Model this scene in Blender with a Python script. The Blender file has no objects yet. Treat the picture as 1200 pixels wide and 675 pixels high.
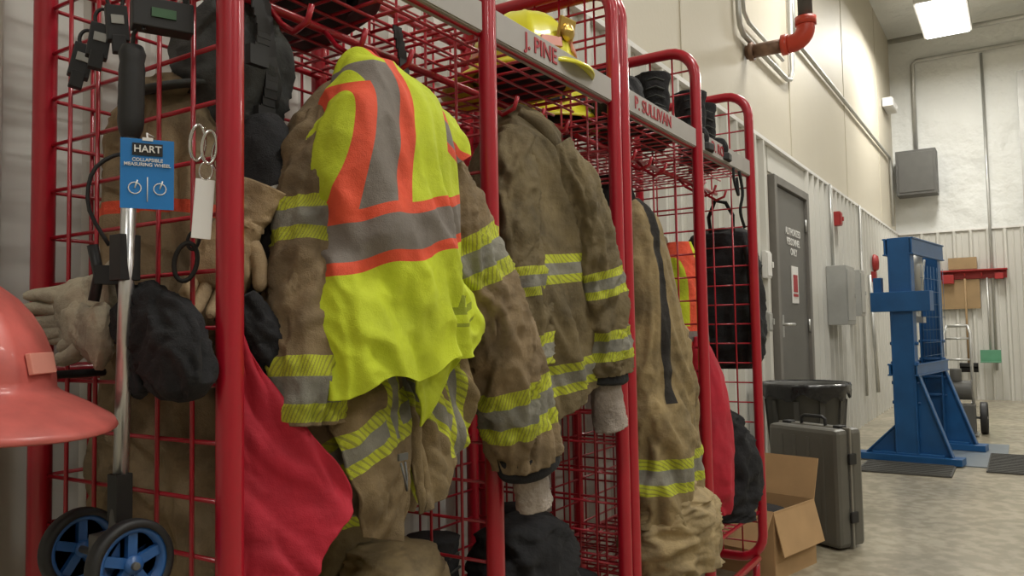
import bpy, math, random
from mathutils import Vector, Matrix, noise
random.seed(4)
scene=bpy.context.scene
pi=math.pi
scene.view_settings.view_transform='Standard'

# ------------------------------------------------------------------ materials
def new_mat(name):
    m=bpy.data.materials.new(name); m.use_nodes=True
    nt=m.node_tree
    return m,nt,nt.nodes['Principled BSDF']
def rgba(c): return (c[0],c[1],c[2],1.0)
def varied(nt,col,var,scale,coord='Object'):
    tc=nt.nodes.new('ShaderNodeTexCoord')
    n=nt.nodes.new('ShaderNodeTexNoise'); n.inputs['Scale'].default_value=scale; n.inputs['Detail'].default_value=5
    nt.links.new(tc.outputs[coord],n.inputs['Vector'])
    r=nt.nodes.new('ShaderNodeValToRGB')
    r.color_ramp.elements[0].position=.3; r.color_ramp.elements[1].position=.7
    r.color_ramp.elements[0].color=rgba([max(0,x*(1-var)) for x in col])
    r.color_ramp.elements[1].color=rgba([min(1,x*(1+var)) for x in col])
    nt.links.new(n.outputs['Fac'],r.inputs['Fac'])
    return r.outputs['Color'],tc
def add_bump(nt,b,tc,scale,strength,dist=.01,coord='Object'):
    n=nt.nodes.new('ShaderNodeTexNoise'); n.inputs['Scale'].default_value=scale; n.inputs['Detail'].default_value=4
    nt.links.new(tc.outputs[coord],n.inputs['Vector'])
    bp=nt.nodes.new('ShaderNodeBump'); bp.inputs['Strength'].default_value=strength; bp.inputs['Distance'].default_value=dist
    nt.links.new(n.outputs['Fac'],bp.inputs['Height']); nt.links.new(bp.outputs['Normal'],b.inputs['Normal'])
    return bp
def basic(name,col,rough=.5,metal=0,var=.08,vs=8,bump=0,bs=60,coat=0,emit=None,trans=0):
    m,nt,b=new_mat(name)
    c,tc=varied(nt,col,var,vs)
    nt.links.new(c,b.inputs['Base Color'])
    b.inputs['Roughness'].default_value=rough; b.inputs['Metallic'].default_value=metal
    if coat: b.inputs['Coat Weight'].default_value=coat
    if trans: b.inputs['Transmission Weight'].default_value=trans
    if bump: add_bump(nt,b,tc,bs,bump)
    if emit: 
        b.inputs['Emission Color'].default_value=rgba(col); b.inputs['Emission Strength'].default_value=emit
    return m
YEL=(.50,.54,.035); LIME=(.53,.62,.022); ORG=(.74,.088,.038); SIL=(.24,.23,.19); KH=(.205,.145,.078); GRY=(.20,.175,.155)
def cloth(name,col,bands=(),var=.24,vs=9,rough=.85,bump=.38,bs=28,dirt=.38):
    """bands: (a,b,c,h,colour[, (la,lb,lmin)...])  |a*U+b*V-c|<h   (U,V metres)"""
    m,nt,b=new_mat(name)
    c,tc=varied(nt,col,var,vs)
    b.inputs['Roughness'].default_value=rough
    cur=c
    def mth(op,a,bv=None,cv=None):
        n=nt.nodes.new('ShaderNodeMath'); n.operation=op
        for i,x in enumerate((a,bv,cv)):
            if x is None: continue
            if isinstance(x,(int,float)): n.inputs[i].default_value=x
            else: nt.links.new(x,n.inputs[i])
        return n.outputs[0]
    def dot(a,bv):
        d=nt.nodes.new('ShaderNodeVectorMath'); d.operation='DOT_PRODUCT'
        nt.links.new(tc.outputs['UV'],d.inputs[0]); d.inputs[1].default_value=(a,bv,0); return d.outputs['Value']
    hatch=None
    for bd in bands:
        fac=mth('COMPARE',dot(bd[0],bd[1]),bd[2],bd[3])
        for lim in bd[5:]:
            fac=mth('MULTIPLY',fac,mth('GREATER_THAN',dot(lim[0],lim[1]),lim[2]))
        mx=nt.nodes.new('ShaderNodeMix'); mx.data_type='RGBA'
        nt.links.new(fac,mx.inputs[0]); nt.links.new(cur,mx.inputs[6]); mx.inputs[7].default_value=rgba(bd[4])
        if bd[4]==YEL:
            if hatch is None:
                hf=mth('GREATER_THAN',mth('FRACT',mth('MULTIPLY',dot(.8,1),85.0)),.66)
                hm=nt.nodes.new('ShaderNodeMix'); hm.data_type='RGBA'; nt.links.new(hf,hm.inputs[0])
                hm.inputs[6].default_value=rgba(YEL); hm.inputs[7].default_value=(.32,.33,.05,1); hatch=hm.outputs[2]
            nt.links.new(hatch,mx.inputs[7])
        cur=mx.outputs[2]
    if dirt:
        n=nt.nodes.new('ShaderNodeTexNoise'); n.inputs['Scale'].default_value=13; n.inputs['Detail'].default_value=9; n.inputs['Roughness'].default_value=.68
        nt.links.new(tc.outputs['Object'],n.inputs['Vector'])
        r=nt.nodes.new('ShaderNodeValToRGB'); r.color_ramp.elements[0].position=.34; r.color_ramp.elements[1].position=.55
        r.color_ramp.elements[0].color=(1-dirt,1-dirt,1-dirt*.95,1); r.color_ramp.elements[1].color=(1,1,1,1)
        nt.links.new(n.outputs['Fac'],r.inputs['Fac'])
        mx=nt.nodes.new('ShaderNodeMix'); mx.data_type='RGBA'; mx.blend_type='MULTIPLY'; mx.inputs[0].default_value=1
        nt.links.new(cur,mx.inputs[6]); nt.links.new(r.outputs['Color'],mx.inputs[7]); cur=mx.outputs[2]
    nt.links.new(cur,b.inputs['Base Color'])
    n1=nt.nodes.new('ShaderNodeTexNoise'); n1.inputs['Scale'].default_value=bs; n1.inputs['Detail'].default_value=4
    n2=nt.nodes.new('ShaderNodeTexNoise'); n2.inputs['Scale'].default_value=600
    nt.links.new(tc.outputs['Object'],n1.inputs['Vector']); nt.links.new(tc.outputs['Object'],n2.inputs['Vector'])
    bp=nt.nodes.new('ShaderNodeBump'); bp.inputs['Strength'].default_value=bump; bp.inputs['Distance'].default_value=.03
    nt.links.new(mth('MULTIPLY_ADD',n2.outputs['Fac'],.12,n1.outputs['Fac']),bp.inputs['Height']); nt.links.new(bp.outputs['Normal'],b.inputs['Normal'])
    return m

M={}
M['red']=basic('red_powder_coat',(.38,.006,.020),.32,var=.05,coat=.3)
M['plate']=basic('nameplate_grey',(.36,.34,.325),.5)
M['letter']=basic('letter_red',(.36,.015,.025),.5)
M['white']=basic('white_plastic',(.75,.74,.72),.45,var=.03)
M['black']=basic('black_rubber',(.012,.012,.013),.55,var=.3)
M['blackfab']=cloth('black_fabric',(.011,.011,.013),rough=.9)
M['greyfab']=cloth('grey_knit',(.055,.058,.055),rough=.95)
M['redfab']=cloth('red_fabric',(.44,.010,.03),var=.12,rough=.75,bump=.2,dirt=.15)
M['redpaint']=basic('dull_red_paint',(.33,.02,.02),.5)
M['khaki']=cloth('khaki_fabric',KH)
M['tan']=cloth('tan_leather',(.38,.27,.15),rough=.8)
M['cream']=cloth('cream_leather',(.44,.39,.29),rough=.8)
M['knit']=cloth('knit_cuff',(.34,.29,.25),bump=.3,bs=120,dirt=.2)
M['silver']=basic('brushed_aluminium',(.62,.62,.62),.3,.9)
M['steel']=basic('galvanised_steel',(.50,.50,.48),.4,.7)
M['chrome']=basic('chrome',(.7,.7,.7),.15,1)
M['bluepl']=basic('blue_plastic',(.02,.09,.27),.4)
M['bluetag']=basic('blue_card',(.012,.17,.48),.45)
M['bluepaint']=basic('blue_painted_steel',(.012,.085,.24),.4,var=.12)
M['bluemesh']=basic('blue_grey_mesh',(.05,.11,.2),.5)
M['yelpl']=basic('yellow_plastic',(.74,.70,.03),.35,coat=.4)
M['gold']=basic('gold_badge',(.6,.42,.12),.3,.9)
M['redhelm']=basic('worn_red_helmet',(.52,.115,.10),.42,var=.34,vs=13,coat=.15)
M['lens']=basic('reflective_tape_pink',(.72,.30,.24),.35)
M['card']=basic('cardboard',(.40,.25,.12),.85,var=.08)
M['case']=basic('grey_case_shell',(.115,.11,.095),.42,.2,var=.1)
M['casetrim']=basic('case_aluminium_trim',(.26,.25,.22),.4,.5)
M['bag']=basic('bin_liner',(.008,.008,.009),.25,var=.3,bump=.5,bs=25)
M['binp']=basic('bin_plastic',(.05,.048,.042),.55)
M['doorp']=basic('door_grey_paint',(.115,.11,.10),.5,var=.04)
M['frame']=basic('door_frame_paint',(.17,.16,.145),.5)
M['pipe']=basic('rusty_pipe',(.20,.12,.08),.55,.4,var=.4,vs=20)
M['orange']=basic('red_orange_fitting',(.50,.045,.02),.4)
M['boxgrey']=basic('enclosure_grey',(.36,.36,.34),.5)
M['heat']=basic('heater_grey',(.09,.088,.082),.5)
M['mat']=basic('dark_floor_grate',(.06,.058,.052),.7,bump=.6,bs=90)
M['bluemat']=basic('blue_grey_plate',(.16,.19,.22),.4)
M['green']=basic('green_plastic',(.10,.28,.17),.5)
M['wood']=basic('wood_handle',(.33,.22,.11),.6)
M['glow']=basic('lamp_diffuser',(1,.99,.96),.5,var=0,emit=12)

# ------------------------------------------------------------------ mesh builder
class MB:
    def __init__(s): s.v=[];s.f=[];s.m=[];s.uv=[];s.sm=[]
    def face(s,idx,mi=0,uv=None,sm=True):
        s.f.append(idx);s.m.append(mi);s.uv.append(uv or [(0,0)]*len(idx));s.sm.append(sm)
    def box(s,c,d,mi=0,R=None):
        b=len(s.v)
        for x in(-.5,.5):
            for y in(-.5,.5):
                for z in(-.5,.5):
                    p=Vector((x*d[0],y*d[1],z*d[2]))
                    if R: p=R@p
                    s.v.append(Vector(c)+p)
        for q in((0,1,3,2),(4,6,7,5),(0,4,5,1),(2,3,7,6),(0,2,6,4),(1,5,7,3)):
            s.face([b+k for k in q],mi,sm=False)
    def prism(s,poly,axis,a0,a1,mi=0):
        b=len(s.v); k=len(poly)
        for a in (a0,a1):
            for p,q in poly:
                s.v.append(Vector((a,p,q)) if axis=='x' else Vector((p,a,q)))
        for j in range(k): s.face([b+j,b+(j+1)%k,b+k+(j+1)%k,b+k+j],mi,sm=False)
        s.face([b+j for j in range(k)][::-1],mi,sm=False); s.face([b+k+j for j in range(k)],mi,sm=False)
    def tube(s,path,r,n=8,mi=0,closed=False):
        path=[Vector(p) for p in path]; k=len(path); b=len(s.v); prev=None
        for i,p in enumerate(path):
            if closed: T=path[(i+1)%k]-path[i-1]
            else: T=path[min(i+1,k-1)]-path[max(i-1,0)]
            T.normalize()
            if prev is None:
                a=Vector((0,0,1)) if abs(T.z)<.9 else Vector((1,0,0))
                e=T.cross(a).normalized()
            else:
                e=(prev-T*prev.dot(T)).normalized()
            prev=e; g=T.cross(e)
            rr=r[i] if isinstance(r,(list,tuple)) else r
            for j in range(n):
                t=2*pi*j/n; s.v.append(p+e*rr*math.cos(t)+g*rr*math.sin(t))
        for i in range(k if closed else k-1):
            i2=(i+1)%k
            for j in range(n):
                j2=(j+1)%n
                s.face([b+i*n+j,b+i*n+j2,b+i2*n+j2,b+i2*n+j],mi)
        if not closed:
            s.face([b+j for j in range(n)][::-1],mi,sm=False); s.face([b+(k-1)*n+j for j in range(n)],mi,sm=False)
    def lathe(s,prof,c=(0,0,0),n=32,mi=0,R=None,sx=1,sy=1):
        b=len(s.v)
        for r,z in prof:
            for j in range(n):
                t=2*pi*j/n; p=Vector((r*math.cos(t)*sx,r*math.sin(t)*sy,z))
                if R: p=R@p
                s.v.append(Vector(c)+p)
        for i in range(len(prof)-1):
            for j in range(n):
                j2=(j+1)%n; s.face([b+i*n+j,b+i*n+j2,b+(i+1)*n+j2,b+(i+1)*n+j],mi)
        s.face([b+j for j in range(n)][::-1],mi,sm=False); s.face([b+(len(prof)-1)*n+j for j in range(n)],mi,sm=False)
    def obj(s,name,mats,parent=None,loc=(0,0,0),rot=(0,0,0),bevel=0,subsurf=0,solid=0,flat=False):
        me=bpy.data.meshes.new(name); me.from_pydata([tuple(v) for v in s.v],[],s.f)
        if not isinstance(mats,(list,tuple)): mats=[mats]
        for m in mats: me.materials.append(m)
        me.polygons.foreach_set('material_index',s.m)
        me.polygons.foreach_set('use_smooth',[False if flat else k for k in s.sm])
        ul=me.uv_layers.new(name='UVMap'); flatuv=[]
        for u in s.uv:
            for q in u: flatuv+= [q[0],q[1]]
        ul.data.foreach_set('uv',flatuv)
        me.update()
        o=bpy.data.objects.new(name,me); scene.collection.objects.link(o)
        o.location=loc; o.rotation_euler=rot
        if parent: o.parent=parent
        if solid:
            d=o.modifiers.new('solid','SOLIDIFY'); d.thickness=solid; d.offset=0
        if bevel:
            d=o.modifiers.new('bev','BEVEL'); d.width=bevel; d.segments=2; d.limit_method='ANGLE'
        if subsurf:
            d=o.modifiers.new('sub','SUBSURF'); d.levels=d.render_levels=subsurf
        return o
def empty(name,loc=(0,0,0),rot=(0,0,0)):
    e=bpy.data.objects.new(name,None); scene.collection.objects.link(e); e.location=loc; e.rotation_euler=rot; e.empty_display_size=.1
    return e
def text(body,size,loc,rot,mat,parent,name='lettering'):
    c=bpy.data.curves.new(name,'FONT'); c.body=body; c.size=size; c.extrude=.0008; c.align_x='CENTER'; c.align_y='CENTER'
    c.offset=size*.012
    c.materials.append(mat)
    o=bpy.data.objects.new(name,c); scene.collection.objects.link(o); o.location=loc; o.rotation_euler=rot; o.parent=parent
    return o
def catmull(st,m):
    k=len(st); out=[]
    for i in range(m):
        t=i/(m-1)*(k-1); a=min(int(t),k-2); u=t-a
        p0=st[max(a-1,0)];p1=st[a];p2=st[a+1];p3=st[min(a+2,k-1)]
        out.append(tuple(.5*((2*p1[c])+(-p0[c]+p2[c])*u+(2*p0[c]-5*p1[c]+4*p2[c]-p3[c])*u*u+(-p0[c]+3*p1[c]-3*p2[c]+p3[c])*u**3) for c in range(len(p1))))
    return out
def ridge(x): return 1-2.6*abs(x)
def creases(q,amp,fine):
    wv=Vector((noise.noise(q*.7+Vector((9,2,4))),noise.noise(q*.7+Vector((1,7,3))),noise.noise(q*.7+Vector((4,4,8)))))
    qq=q+wv*.8
    d=ridge(noise.noise(qq))*.65+.6*noise.noise(qq*2.2+Vector((5,3,1)))
    if fine:
        d+=fine*ridge(noise.noise(Vector((qq.x*1.7+qq.z*2.5,qq.y*1.7,qq.z*3.4-qq.x*1.1))+Vector((2,8,5))))*.5
    return d*amp
def loft(mb,st,m=50,n=64,mi=0,amp=.01,fs=14,fz=3.5,seed=0,uv='plane',sup=.9,top=.3,hem=None,cap=True,tilt=0.0,fine=.7):
    rows=catmull(st,m); b=len(mb.v); L=0; UV=[]
    for i,r in enumerate(rows):
        C=Vector(r[:3]); a,bb=max(r[3],.002),max(r[4],.002)
        T=Vector(rows[min(i+1,m-1)][:3])-Vector(rows[max(i-1,0)][:3])
        if T.length<1e-6:T=Vector((0,0,-1))
        T.normalize()
        if i: L+=(C-Vector(rows[i-1][:3])).length
        e2=Vector((0,1,0))-T*T.y
        if e2.length<.3: e2=Vector((1,0,0))-T*T.x
        e2.normalize(); e1=T.cross(e2)
        v=i/(m-1); w=top+(1-top)*v
        row=[]
        for j in range(n):
            t=2*pi*j/n; c,s=math.cos(t),math.sin(t)
            cx=math.copysign(abs(c)**sup,c); sy=math.copysign(abs(s)**sup,s)
            p=C+e1*a*cx+e2*bb*sy
            nr=(e1*cx*bb+e2*sy*a); nr.normalize()
            if uv=='plane':
                q=Vector((p.x*fs+p.z*tilt*fs,p.y*fs,p.z*fz+seed*7.3))
            else:
                q=Vector((c*1.3,s*1.3,L*fs+seed*7.3+c*tilt))
            d=creases(q,amp*w,fine)
            lim=min(a,bb)*.8; d=max(-lim,min(lim,d))
            pd=p+nr*d
            if hem: pd.z+=hem(cx,sy)*v**3
            mb.v.append(pd)
            row.append((p.x,p.z) if uv=='plane' else (t/(2*pi),L))
        UV.append(row)
    for i in range(m-1):
        for j in range(n):
            j2=(j+1)%n
            u4=[UV[i][j],UV[i][j2],UV[i+1][j2],UV[i+1][j]]
            if uv!='plane' and j2==0:
                u4[1]=(1.0,u4[1][1]);u4[2]=(1.0,u4[2][1])
            mb.face([b+i*n+j,b+i*n+j2,b+(i+1)*n+j2,b+(i+1)*n+j],mi,u4)
    if cap:
        for i,sg in((0,1),(m-1,-1)):
            c=sum((mb.v[b+i*n+j] for j in range(n)),Vector())/n
            off=Vector((0,0,.03)) if (i and uv=='plane') else Vector()
            mb.v.append(c+off); ci=len(mb.v)-1
            for j in range(n):
                j2=(j+1)%n; f=[ci,b+i*n+j2,b+i*n+j] if sg>0 else [ci,b+i*n+j,b+i*n+j2]
                mb.face(f,mi,[UV[i][0]]*3)
def sheet(mb,rows,m=40,n=40,mi=0,amp=.012,fs=12,fz=3,seed=0,tilt=0,fine=.5):
    """rows: (xL,yL,zL,xR,yR,zR)"""
    rr=catmull(rows,m); b=len(mb.v)
    for i,r in enumerate(rr):
        for j in range(n):
            u=j/(n-1); p=Vector(r[:3]).lerp(Vector(r[3:6]),u)
            p.y+=creases(Vector((p.x*fs+p.z*tilt*fs,seed,p.z*fz)),amp,fine)
            mb.v.append(p)
    for i in range(m-1):
        for j in range(n-1):
            k=[b+i*n+j,b+i*n+j+1,b+(i+1)*n+j+1,b+(i+1)*n+j]
            mb.face(k,mi,[(mb.v[q].x,mb.v[q].z) for q in k])

# ------------------------------------------------------------------ room shell
H=5.2; YW=1.46; XF=12.6; XB=-5.0; YR=-7.5; ZW=2.32
def wallmat(name,col,wr=0):
    m,nt,b=new_mat(name)
    c,tc=varied(nt,col,.05,.7)
    nt.links.new(c,b.inputs['Base Color']); b.inputs['Roughness'].default_value=.55
    if wr: add_bump(nt,b,tc,2.2,wr,.12)
    else: add_bump(nt,b,tc,40,.08,.01)
    return m
M['upper']=wallmat('upper_wall_cream',(.56,.515,.42))
M['ribbed']=wallmat('ribbed_metal_white',(.58,.57,.53))
M['insul']=wallmat('white_insulation_facing',(.74,.75,.73),wr=.8)
def floor_mat():
    m,nt,b=new_mat('sealed_concrete')
    c,tc=varied(nt,(.37,.335,.26),.16,1.6)
    n=nt.nodes.new('ShaderNodeTexNoise'); n.inputs['Scale'].default_value=14; n.inputs['Detail'].default_value=8
    nt.links.new(tc.outputs['Object'],n.inputs['Vector'])
    r=nt.nodes.new('ShaderNodeValToRGB'); r.color_ramp.elements[0].position=.42; r.color_ramp.elements[1].position=.6
    r.color_ramp.elements[0].color=(.80,.78,.74,1); r.color_ramp.elements[1].color=(1.04,1.04,1.02,1)
    nt.links.new(n.outputs['Fac'],r.inputs['Fac'])
    mx=nt.nodes.new('ShaderNodeMix'); mx.data_type='RGBA'; mx.blend_type='MULTIPLY'; mx.inputs[0].default_value=1
    nt.links.new(c,mx.inputs[6]); nt.links.new(r.outputs['Color'],mx.inputs[7])
    nt.links.new(mx.outputs[2],b.inputs['Base Color']); b.inputs['Roughness'].default_value=.26
    return m
M['floor']=floor_mat()
def slab(name,c,d,m):
    mb=MB(); mb.box((0,0,0),d); return mb.obj(name,m,None,c)
cx=(XF+XB)/2; cy=(YW+YR)/2; LX=XF-XB; LY=YW-YR
slab('floor',(cx,cy,-.05),(LX+.4,LY+.4,.1),M['floor'])
slab('ceiling',(cx,cy,H+.05),(LX+.4,LY+.4,.1),M['insul'])
slab('wall_left',(cx,YW+.06,H/2),(LX+.4,.12,H),M['upper'])
slab('wall_right',(cx,YR-.06,H/2),(LX+.4,.12,H),M['upper'])
slab('wall_rear',(XB-.06,cy,H/2),(.12,LY,H),M['upper'])
slab('wall_far',(XF+.06,cy,H/2),(.12,LY,H),M['insul'])
def ribs(name,a0,a1,along,base,sgn):
    prof=[];p=a0;per=.2
    while p<a1-.15:
        prof+=[(p,0),(p+.018,.034),(p+.045,.034),(p+.063,0)]
        prof+=[(p+.125,0),(p+.132,.007),(p+.142,.007),(p+.149,0)]
        p+=per
    prof=[(a0-.01,0)]+prof+[(a1,0)]
    mb=MB()
    for q,h in prof:
        for z in(0.0,ZW):
            if along=='x': mb.v.append(Vector((q,base-sgn*(.006+h),z)))
            else: mb.v.append(Vector((base-sgn*(.006+h),q,z)))
    for i in range(len(prof)-1):
        mb.face([2*i,2*i+2,2*i+3,2*i+1],0,sm=False)
    return mb.obj(name,M['ribbed'])
ribs('trim_1',XB,5.62,'x',YW,1); ribs('trim_2',6.74,XF-.02,'x',YW,1)
ribs('trim_3',YR,YW-.04,'y',XF,1)
mb=MB(); mb.box((cx,YW-.02,ZW+.012),(LX,.04,.025)); mb.obj('trim_4',M['white'])
mb=MB(); mb.box((XF-.02,cy,ZW+.012),(.04,LY,.025)); mb.obj('trim_5',M['white'])
mb=MB(); mb.box((6.18,YW-.006,(2.12+ZW)/2+.02),(1.12,.012,ZW-2.12)); mb.obj('trim_6',M['ribbed'])
mb=MB()
for x in (-3.2,-.8,1.6,4.0,6.4,8.8,11.2): mb.box((x,YW-.003,(ZW+H)/2+.02),(.02,.006,H-ZW-.05))
mb.obj('trim_7',M['upper'])

# door
d=empty('door_1',(6.18,YW,0))
mb=MB(); mb.box((0,-.012,1.03),(.92,.024,2.05)); mb.obj('leaf',M['doorp'],d,bevel=.003)
mb=MB()
mb.box((-.50,-.025,1.06),(.07,.05,2.12)); mb.box((.50,-.025,1.06),(.07,.05,2.12)); mb.box((0,-.025,2.09),(.93,.05,.06)); mb.obj('frame',M['frame'],d,bevel=.004)
mb=MB(); mb.box((-.38,-.03,1.05),(.05,.015,.16)); mb.tube([(-.38,-.03,1.06),(-.38,-.08,1.06),(-.36,-.09,1.06),(-.27,-.09,1.06)],.010,8); mb.obj('lever_handle',M['steel'],d)
mb=MB(); mb.box((.05,-.028,1.36),(.2,.006,.28)); mb.obj('sign',M['white'],d)
mb=MB(); mb.box((.05,-.033,1.37),(.12,.004,.13)); mb.box((.05,-.033,1.28),(.14,.004,.02)); mb.obj('sign_panel',M['letter'],d)
text('AUTHORIZED\nPERSONNEL\nONLY',.075,(.05,-.028,1.68),(pi/2,0,0),M['white'],d)
mb=MB()
for z in (.25,1.05,1.85): mb.tube([(.46,-.035,z-.05),(.46,-.035,z+.05)],.009,8)
mb.obj('hinges',M['steel'],d)

# ------------------------------------------------------------------ gear racks
YF,YB=.87,1.34; Z0,Z1=.16,1.97; R0=.018; WR=.0033; ZLO=.34
def arch(x):
    r=.09; pts=[]
    for (cy_,cz_,a0) in ((YF+r,Z1-r,90),(YF+r,Z0+r,180),(YB-r,Z0+r,270),(YB-r,Z1-r,0)):
        for k in range(7):
            a=math.radians(a0+90*k/6); pts.append((x,cy_+r*math.cos(a),cz_+r*math.sin(a)))
    return pts
def rack(name,xs,plates):
    e=empty(name,(xs[0],YF,0)); off=Vector((xs[0],YF,0))
    mb=MB()
    for x in xs:
        mb.tube(arch(x),R0,14,closed=True)
        for y in (YF+.03,YB-.03):
            mb.tube([(x,y,Z0),(x,y,0.012)],.015,10); mb.lathe([(.024,0),(.024,.012)],(x,y,0),12)
        ny=6
        for k in range(1,ny):
            y=YF+(YB-YF)*k/ny; mb.tube([(x,y,Z0),(x,y,Z1)],WR,6)
        z=Z0+.06
        while z<Z1-.03:
            mb.tube([(x+.005,YF,z),(x+.005,YB,z)],WR,6); z+=.0765
    x0,x1=xs[0],xs[-1]
    for z in (Z0+.02,1.0,Z1-.09): mb.tube([(x0,YB,z),(x1,YB,z)],.011,8)
    for z in (Z0,): mb.tube([(x0,YF+.02,z),(x1,YF+.02,z)],.013,8)
    z=Z0+.06
    while z<Z1-.03:
        mb.tube([(x0,YB-.006,z),(x1,YB-.006,z)],WR,6); z+=.0765
    nb=int((x1-x0)/.0765)
    for k in range(1,nb):
        x=x0+(x1-x0)*k/nb; mb.tube([(x,YB,Z0),(x,YB,Z1-.09)],WR,6)
    for zs in (1.64,ZLO):
        mb.tube([(x0,YF+.01,zs),(x1,YF+.01,zs)],.007,8); mb.tube([(x0,YB-.01,zs),(x1,YB-.01,zs)],.007,8)
        k=1
        while YF+.06*k<YB:
            mb.tube([(x0,YF+.06*k,zs-.004),(x1,YF+.06*k,zs-.004)],WR,6);k+=1
        nb2=int((x1-x0)/.05)
        for k in range(1,nb2):
            x=x0+(x1-x0)*k/nb2; mb.tube([(x,YF+.01,zs),(x,YB-.01,zs)],WR,6)
    for a,b_ in zip(xs[:-1],xs[1:]):
        mb.tube([(a,YF+.14,1.585),(b_,YF+.14,1.585)],.008,8)
        for k in (.3,.5,.7):
            x=a+(b_-a)*k
            mb.tube([(x,YF+.14,1.585),(x,YF+.11,1.55),(x,YF+.08,1.53),(x,YF+.05,1.54),(x,YF+.04,1.565)],.005,8)
    mb.v=[v-off for v in mb.v]
    mb.obj('frame_and_mesh',M['red'],e)
    for i,(a,b_) in enumerate(zip(xs[:-1],xs[1:])):
        p=MB(); c=(a+b_)/2-off.x; w=b_-a-.05
        p.box((c,-.004,1.668),(w,.004,.058)); p.box((c,.012,1.638),(w,.03,.003)); p.obj('shelf_lip',M['plate'],e,bevel=.0008)
        text(plates[i],.050,(c-.09,-.0075,1.668),(pi/2,0,0),M['letter'],e)
    return e
rack('gear_rack',(.675,1.285,1.87),('M. REED','J. PINE'))
rack('gear_rack',(1.925,2.505,3.115),('P. SULLIVAN','D. ROSS'))

# ------------------------------------------------------------------ garments
def triple(a,b,c,h=.028,yel=YEL,sil=SIL,lims=()):
    return [(a,b,c,h,yel)+tuple(lims),(a,b,c,h*.40,sil)+tuple(lims)]
coatA=empty('turnout_coat',(.97,.95,1.5))
def fin(mb,name,mats,e,**k):
    o=Vector(e.location); mb.v=[v-o for v in mb.v]; return mb.obj(name,mats,e,**k)
mat_cA=cloth('coat_shell_1',KH,triple(-.30,1,.90-.30*.95,.034)+triple(.9,1,.80+.9*1.02,.032,lims=((1,0,.98),)))
mb=MB()
loft(mb,[(.95,.96,1.47,.02,.03),(.96,.95,1.42,.08,.07),(.965,.93,1.34,.12,.085),(.965,.925,1.2,.135,.085),(.97,.92,1.05,.155,.085),(.975,.92,.95,.16,.08),(.96,.92,.86,.14,.08),(.945,.92,.77,.10,.07)],m=120,n=130,amp=.026,fs=13,fz=4,seed=2,hem=lambda c,s:.03*c+.02*math.sin(c*7),tilt=.25)
fin(mb,'torso',mat_cA,coatA)
mb=MB()
sheet(mb,[(.955,.835,1.03,1.12,.82,1.04),(.955,.815,.95,1.125,.80,.96),(.965,.805,.88,1.115,.79,.89),(.975,.80,.81,1.075,.79,.83),(.985,.80,.765,1.04,.79,.785)],m=60,n=50,amp=.020,fs=15,fz=5,seed=3,tilt=.4)
fin(mb,'front_flap_right',cloth('coat_flap_1',(.22,.158,.078),triple(.75,1,.925+.75*1.03,.032)+triple(1,0,1.085,.020,lims=((0,1,.84),))),coatA,solid=.006)
mb=MB()
sheet(mb,[(.80,.84,1.00,.955,.82,1.03),(.815,.815,.93,.96,.80,.95),(.83,.805,.86,.955,.79,.87),(.855,.80,.79,.945,.79,.78),(.87,.81,.755,.935,.79,.735)],m=60,n=50,amp=.020,fs=15,fz=5,seed=8,tilt=-.2)
fin(mb,'front_flap_left',cloth('coat_flap_2',(.20,.14,.07),triple(-.45,1,.905-.45*.90,.034)+triple(1,.1,.925+.09,.017,lims=((0,1,.89),))),coatA,solid=.006)
mb=MB(); mb.tube([(.90,.775,.86),(.90,.768,.84),(.905,.768,.82),(.91,.772,.84),(.91,.775,.86)],.002,6); mb.box((.905,.775,.868),(.02,.004,.010)); fin(mb,'snap_hook',M['heat'],coatA)
slv=lambda name,b,c=KH: cloth(name,c,b)
mat_sA=slv('sleeve_shell_1',triple(0,1,.25,.044)+triple(0,1,.54,.049),(.225,.160,.088))
mb=MB()
loft(mb,[(1.05,.91,1.39,.04,.05),(1.085,.875,1.33,.060,.06),(1.135,.84,1.22,.064,.06),(1.185,.82,1.10,.064,.06),(1.235,.81,.99,.066,.058),(1.27,.805,.89,.066,.056),(1.295,.80,.805,.062,.052)],m=120,n=84,amp=.017,fs=11,seed=5,uv='tube',top=.8,tilt=1.2)
fin(mb,'sleeve_right',mat_sA,coatA)
mb=MB(); loft(mb,[(1.288,.80,.83,.062,.053),(1.296,.80,.808,.065,.055),(1.300,.80,.79,.065,.055),(1.302,.80,.783,.05,.045)],m=12,n=40,amp=.002,uv='tube')
fin(mb,'cuff_band',M['blackfab'],coatA)
mb=MB(); loft(mb,[(1.295,.80,.80,.04,.034),(1.306,.80,.76,.036,.03),(1.318,.80,.715,.036,.03)],m=30,n=40,amp=.005,uv='tube',fs=20)
fin(mb,'knit_wristlet',M['knit'],coatA)
mat_sA2=slv('sleeve_shell_2',triple(0,1,.19,.034)+triple(0,1,.43,.042))
mb=MB()
loft(mb,[(.885,.92,1.39,.03,.04),(.862,.905,1.32,.043,.055),(.838,.89,1.22,.045,.055),(.815,.88,1.10,.045,.055),(.802,.87,1.0,.046,.055),(.800,.87,.925,.045,.05)],m=90,n=72,amp=.014,fs=11,seed=9,uv='tube',top=.8,tilt=1)
fin(mb,'sleeve_left',mat_sA2,coatA)

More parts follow.
